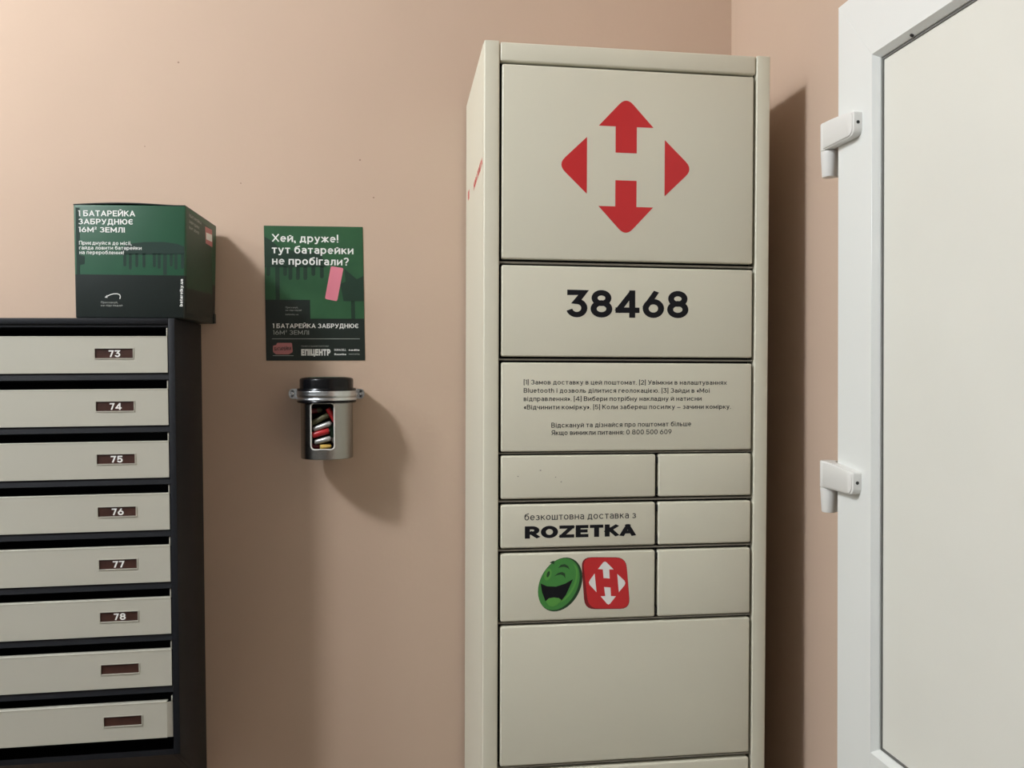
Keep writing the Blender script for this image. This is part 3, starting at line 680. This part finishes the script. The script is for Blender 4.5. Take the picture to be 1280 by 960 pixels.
# embossed plate under the window
bm = bmesh.new(); pz0, pz1 = at(404, 575, CY - CR).z + .003, at(404, 567.5, CY - CR).z
for k in range(6):
    a, b = -.06 + .28 * k / 6, -.06 + .28 * (k + 1) / 6
    add_prism(bm, [cyl(a, pz0, CR + .0007), cyl(b, pz0, CR + .0007), cyl(b, pz1, CR + .0007), cyl(a, pz1, CR + .0007)], cyl((a + b) / 2, pz0, 1) - cyl((a + b) / 2, pz0, 0), .0006)
obj('stamped_tab', bm, MT['can'], bin_, world=True)
# lid, collars, strap
zl0 = at(408, 489.5, CY - CR).z
h_ = zlid - zl0
obj('lid', add_lathe(bmesh.new(), [(0, zl0), (CR + .0015, zl0), (CR + .0015, zlid - .0045), (CR + .0008, zlid - .0018), (CR - .0022, zlid), (CR - .010, zlid + .0012), (0, zlid + .0018)], (CX, CY, 0), 72), MT['lid'], bin_, world=True, smooth=math.radians(50))
obj('lid_label', add_lathe(bmesh.new(), [(0, zlid + .0020), (CR - .014, zlid + .0016), (CR - .014, zlid + .0010), (0, zlid + .0010)], (CX, CY, 0), 48), MT['gtop'], bin_, world=True)
zs0, zs1 = zst - .0098, zst + .0098
for zz in (zs1 + .0015, zs0 - .0015):
    obj('rubber_collar', add_lathe(bmesh.new(), [(CR + .0003, zz - .0028), (CR + .0058, zz - .0028), (CR + .0070, zz), (CR + .0058, zz + .0028), (CR + .0003, zz + .0028)], (CX, CY, 0), 72), MT['lid'], bin_, world=True, smooth=math.radians(40))
r0 = CR + .0045
prof = [(r0, -.0092), (r0 + .0028, -.0092), (r0 + .0034, -.0072), (r0 + .0012, -.0042), (r0 + .0030, -.0012), (r0 + .0040, .0018), (r0 + .0022, .0050), (r0 + .0036, .0076), (r0 + .0028, .0092), (r0, .0092), (r0, -.0092)]
ye = CY + .012
strap = obj('clamp_strap', add_lathe(bmesh.new(), [(a, zst + b) for a, b in prof], (CX, CY, 0), 72, math.radians(180 - 12), math.radians(360 + 12)), MT['zinc'], bin_, world=True, smooth=math.radians(60))
for sgn, pxc in ((-1, 365.4), (1, 450.9)):
    ec = at(pxc, 492.2, ye); xin = CX + sgn * (CR + .004)
    bm = bmesh.new(); R_ = .0098; ps = []
    for k in range(17):
        t = math.radians(-90 + 180 * k / 16); ps.append((ec.x + sgn * R_ * .75 * math.cos(t), ye, ec.z + R_ * math.sin(t)))
    ps = [(xin, ye, ec.z - R_)] + ps + [(xin, ye, ec.z + R_)]
    add_prism(bm, ps, (0, -1, 0), .0022)
    er = obj('clamp_ear', bm, MT['zinc'], bin_, world=True)
    bm = add_lathe(bmesh.new(), [(0, -.03), (.0036, -.03), (.0036, .0020), (.0028, .0030), (.0012, .0030), (.0009, .0018), (0, .0018)], (ec.x, ye, ec.z), 20, axis=(0, -1, 0))
    obj('bolt', bm, MT['zinc'], er, world=True, smooth=math.radians(40))
    # rear bracket to the wall
    obj('wall_bracket', box((ec.x - .003, ye, ec.z - .008), (ec.x + .003, -.0003, ec.z + .008), .0005), MT['zinc'], bin_, world=True)

# ---- the batteries in the bin
def battery_mats():
    return dict(red=mat('red_sleeve', (.45, .018, .022), .35), silver=mat('silver_sleeve', (.42, .42, .40), .32, .5, var=.25, vscale=120), olive=mat('olive_sleeve', (.10, .095, .045), .4),
                green=mat('green_sleeve', (.03, .10, .05), .35), gold=mat('gold_sleeve', (.65, .42, .10), .3), black=mat('black_sleeve', (.012, .012, .014), .35),
                maroon=mat('maroon_sleeve', (.14, .012, .018), .4), metal=MT['zinc'])
BM_ = battery_mats()
def battery(px, py, dep, ang, yaw, sleeve, band, label, r=.0052, ln=.043):
    """centre seen at px,py at depth dep behind the shell front; ang tilts it in the picture plane"""
    c = at(px, py, CY - CR + dep)
    a, yw = math.radians(ang), math.radians(yaw)
    d = Vector((math.cos(a) * math.cos(yw), math.sin(yw), math.sin(a) * math.cos(yw)))
    e = empty('battery', c, label, 'battery'); e['group'] = 'used batteries in the steel bin'
    q = Vector((0, 0, 0)) - d * ln / 2
    def cyl_(prof, m, nm):
        bm = add_lathe(bmesh.new(), prof, q, 24, axis=d); return obj(nm, bm, m, e, smooth=math.radians(40))
    cyl_([(0, .0004), (r * .9, .0004), (r, .0012), (r, ln * .70)], BM_[sleeve], 'sleeve')
    cyl_([(r, ln * .70), (r, ln - .002), (r * .9, ln - .0008), (0, ln - .0008)], BM_[band], 'band')
    cyl_([(0, ln - .0009), (r * .40, ln - .0009), (r * .40, ln + .0006), (r * .34, ln + .0011), (0, ln + .0011)], BM_['metal'], 'terminal')
    return e
battery(399, 524.5, .020, 27, 6, 'olive', 'olive', 'dull olive battery tilted above the long silver one in the bin window', ln=.040)
battery(403, 532.8, .0150, 19, -3, 'silver', 'silver', 'silver battery lying slantwise across the middle of the bin window', ln=.036)
battery(401, 541.2, .0160, 15, 4, 'red', 'red', 'bright red battery below the slanting silver one in the bin window', ln=.034, r=.0060)
battery(403.5, 550.4, .0150, 14, -4, 'silver', 'silver', 'silver-white battery low in the window, under the bright red one', ln=.033)
battery(414.5, 518.5, .0210, -62, 10, 'red', 'red', 'red battery standing steeply at the upper right of the bin window', ln=.030)
battery(415.0, 541.5, .0270, -76, 6, 'green', 'silver', 'dark green battery upright behind the window right edge', ln=.040)
battery(407.0, 558.4, .0180, 4, 14, 'gold', 'gold', 'gold battery at the bottom of the bin window', ln=.022)
battery(393.5, 557.6, .0220, -14, 12, 'maroon', 'maroon', 'dark maroon battery at the bottom left of the bin window', ln=.026)
battery(391.5, 513.8, .0300, 8, 20, 'maroon', 'olive', 'brownish battery at the upper left of the bin window', ln=.034)
